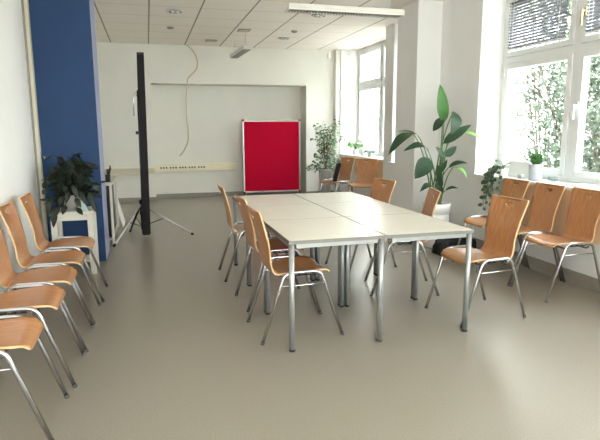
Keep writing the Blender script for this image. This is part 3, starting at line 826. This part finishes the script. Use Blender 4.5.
def sill_plant(loc, label, m, r, n, seed, potm, ph=.11, pr=.06):
    t = thing('potted_plant', label, 'plant', loc)
    bm = bmesh.new(); lathe(bm, [(pr * .8, 0), (pr, ph), (pr * .9, ph), (pr * .85, ph * .8)], 22); obj('pot', bm, potm, t)
    bm = bmesh.new(); bs = bmesh.new(); random.seed(seed)
    for i in range(n):
        a = random.uniform(0, 6.28); R = random.uniform(.3, 1) * r; e = Vector((R * math.cos(a) * .8, R * math.sin(a), ph + random.uniform(.02, 1.1 * r)))
        tube(bs, bez((0, 0, ph * .8), (e.x * .3, e.y * .3, e.z), e, 5), .0025, 5)
        l = random.uniform(.06, .09)
        leaf(bm, e, e + Vector((l * math.cos(a), l * math.sin(a), random.uniform(-.05, .02))), l * .75, .08, .15, (0, -.8, .8), 5)
    obj('foliage', bm, m, t, normals=False); obj('stem', bs, M_stem, t)
sill_plant((4.05, 10.35, SILL + .001), 'yellow-green leafy plant on the far window sill, left of its neighbour', M_leafb, .14, 30, 41, M_white)
sill_plant((4.07, 9.95, SILL + .001), 'green leafy plant in a white pot on the far sill, right of the yellow-green one', M_leafv, .15, 30, 42, M_white, .13, .075)
sill_plant((4.0, 9.5, SILL + .001), 'low small plant on the far sill nearest the window mullion', M_leafg, .06, 14, 43, M_gpot, .05, .04)

# black bag standing on the chair by the small-leaved tree
t = thing('bag', 'flat black bag standing upright on the chair beside the potted tree', 'bag', (3.20, 9.19, 0.4785), D(-18))
bm = bmesh.new(); rbox(bm, -.04, .04, -.14, .14, 0, .33, .02, 3)
for vv in bm.verts: vv.co.x += vv.co.z * .25
obj('body', bm, M_bag, t)
bm = bmesh.new(); tube(bm, bez((.08, -.06, .33), (.09, 0, .42), (.08, .06, .33), 8), .008, 6); obj('handle', bm, M_bag, t)

# ------------------------------------------------------------------ ceiling lights and fittings
def luminaire(loc, rz, L, label, w=.085, hh=.055):
    t = thing('pendant_light', label, 'ceiling light', loc, rz)
    bm = bmesh.new()
    rbox(bm, -L / 2, L / 2, -w, w, .012, hh, .006); rbox(bm, -L / 2, L / 2, -w, -w + .008, -.012, .012, .002); rbox(bm, -L / 2, L / 2, w - .008, w, -.012, .012, .002)
    rbox(bm, -L / 2, -L / 2 + .015, -w + .008, w - .008, -.012, .012, .002); rbox(bm, L / 2 - .015, L / 2, -w + .008, w - .008, -.012, .012, .002)
    obj('housing', bm, M_lamp, t)
    bm = bmesh.new(); n = int(L / .035)
    for i in range(1, n): x = -L / 2 + L * i / n; box(bm, x - .0015, x + .0015, -w + .008, w - .008, -.012, .010)
    box(bm, -L / 2 + .015, L / 2 - .015, -.003, .003, -.012, .010); obj('louvre', bm, M_louv, t)
    for s in (-1, 1):
        bm = bmesh.new(); tube(bm, [(s * L * .4, 0, hh), (s * L * .4, 0, H - loc[2] - .0005)], .003, 6); obj('suspension_wire', bm, M_alu, t)
    return t
luminaire((2.235, 6.06, 2.705), D(.3), 1.38, 'long white louvred lamp hanging across the ceiling before the pilaster')
luminaire((1.67, 9.95, 2.74), D(92), 1.25, 'white louvred lamp hanging near the back wall above the niche', .075)
def downlight(x, y, label, r=.11):
    t = thing('downlight', label, 'ceiling light', (x, y, H))
    bm = bmesh.new(); lathe(bm, [(r, -.001), (r, -.010), (r * .8, -.016), (r * .76, -.004)], 28, caps=(True, False)); obj('ring', bm, M_alu, t)
    bm = bmesh.new(); lathe(bm, [(r * .76, -.004), (r * .35, -.003)], 28, caps=(False, True)); obj('reflector', bm, M_chrome, t)
    bm = bmesh.new()
    for k in range(4):
        a = PI / 4 + k * PI / 2; tube(bm, [(r * .70 * math.cos(a), r * .70 * math.sin(a), -.010), (r * .15 * math.cos(a), r * .15 * math.sin(a), -.014)], .010, 6)
    obj('lamp_tube', bm, M_sock, t)
downlight(2.43, 7.68, 'round chrome downlight beside the long hanging lamp')
downlight(2.42, 9.73, 'round chrome downlight farther back, right of the rear lamp')
downlight(0.44, 7.91, 'round chrome downlight in the ceiling above the projection screen')
for x, y, lb_ in ((.43, 9.14, 'small dark round detector behind the left downlight'), (2.42, 9.0, 'small dark round detector between the two right downlights')):
    bm = bmesh.new(); lathe(bm, [(.055, 0), (.055, -.012), (.03, -.03), (.0, -.032)], 20, caps=(True, False)); tag(obj('smoke_detector', bm, M_louv, None, (x, y, H - .001)), lb_, 'detector')
for x, y, lb_ in ((1.60, 9.12, 'square ceiling vent nearer the middle, above the rear hanging lamp'), (1.2, 10.3, 'square ceiling vent close to the back wall, left of the rear lamp')):
    t = thing('ceiling_vent', lb_, 'vent', (x, y, H - .001))
    bm = bmesh.new(); rbox(bm, -.10, .10, -.10, .10, -.012, 0, .004); obj('frame', bm, M_louv, t)
    bm = bmesh.new()
    for i in range(5): box(bm, -.08, .08, -.07 + i * .035 - .006, -.07 + i * .035 + .006, -.018, -.012)
    obj('slats', bm, M_trim, t)
bm = bmesh.new(); rbox(bm, -.04, .04, -.05, .0, -.05, .05, .01); tag(obj('motion_sensor', bm, M_white, None, (3.70, 10.995, 2.88)), 'small white sensor box high in the far right corner', 'sensor')
bm = bmesh.new(); rbox(bm, 0, .02, -.04, .04, -.04, .04, .006); tag(obj('wall_switch', bm, M_gpot, None, (-1.0995, 4.52, 1.98)), 'small grey fitting high on the left wall at the photo edge', 'wall fitting')
# wall socket behind the big plant
bm = bmesh.new(); rbox(bm, -.04, .04, -.012, 0, -.04, .04, .004); tag(obj('wall_socket', bm, M_gpot, None, (3.44, 6.4795, .88)), 'small grey socket on the pilaster behind the big plant', 'socket')

# ------------------------------------------------------------------ outside
bm = bmesh.new(); box(bm, 4.6, 40, -20, 60, -0.6, -0.5); obj('ground', bm, M_ground, kind='structure')
t = thing('building', 'pale rendered house wall across the courtyard outside the near window', 'building', (12, 18.5, -0.5))
bm = bmesh.new(); box(bm, -2.5, 3, -7.5, 9, 0, 9); obj('wall', bm, M_plaster, t)
bm = bmesh.new(); box(bm, -2.8, 3.3, -7.8, 9.3, 9, 9.3); obj('roof', bm, M_base, t)

t = thing('bush', 'dense pale green narrow-leaved bush filling the view outside the near window', 'bush', (7.6, 7.4, -0.5))
random.seed(77); bm = bmesh.new(); bs = bmesh.new()
for i in range(60):
    x, y = random.uniform(-.7, .9), random.uniform(-3.6, 1.9)
    p = bez((x * .6, y * .8, 0), (x, y, 2), (x + random.uniform(-.7, .7), y + random.uniform(-.8, .8) if y < 1.2 else y - random.uniform(0, .6), random.uniform(2.4, 5.5)), 8)
    tube(bs, p, .022, 5, .008)
for i in range(26000):
    x, y, z = random.uniform(-1.0, .8), random.uniform(-4.0, 2.05), random.uniform(.1, 5.0)
    if y > 1.7 + .35 * math.sin(z * 3.1): continue
    a = random.uniform(0, 6.28); l = random.uniform(.14, .27); e = random.uniform(-.6, .9)
    q = Vector((x, y, z))
    leaf(bm, q, q + Vector((l * math.cos(a) * .6, l * math.sin(a) * .7, l * e)), random.uniform(.025, .045), .05, .2, (-1, -.5, .6), 3)
obj('foliage', bm, M_oleaf, t, normals=False)['kind'] = 'stuff'
obj('branch', bs, M_branch, t)['kind'] = 'stuff'
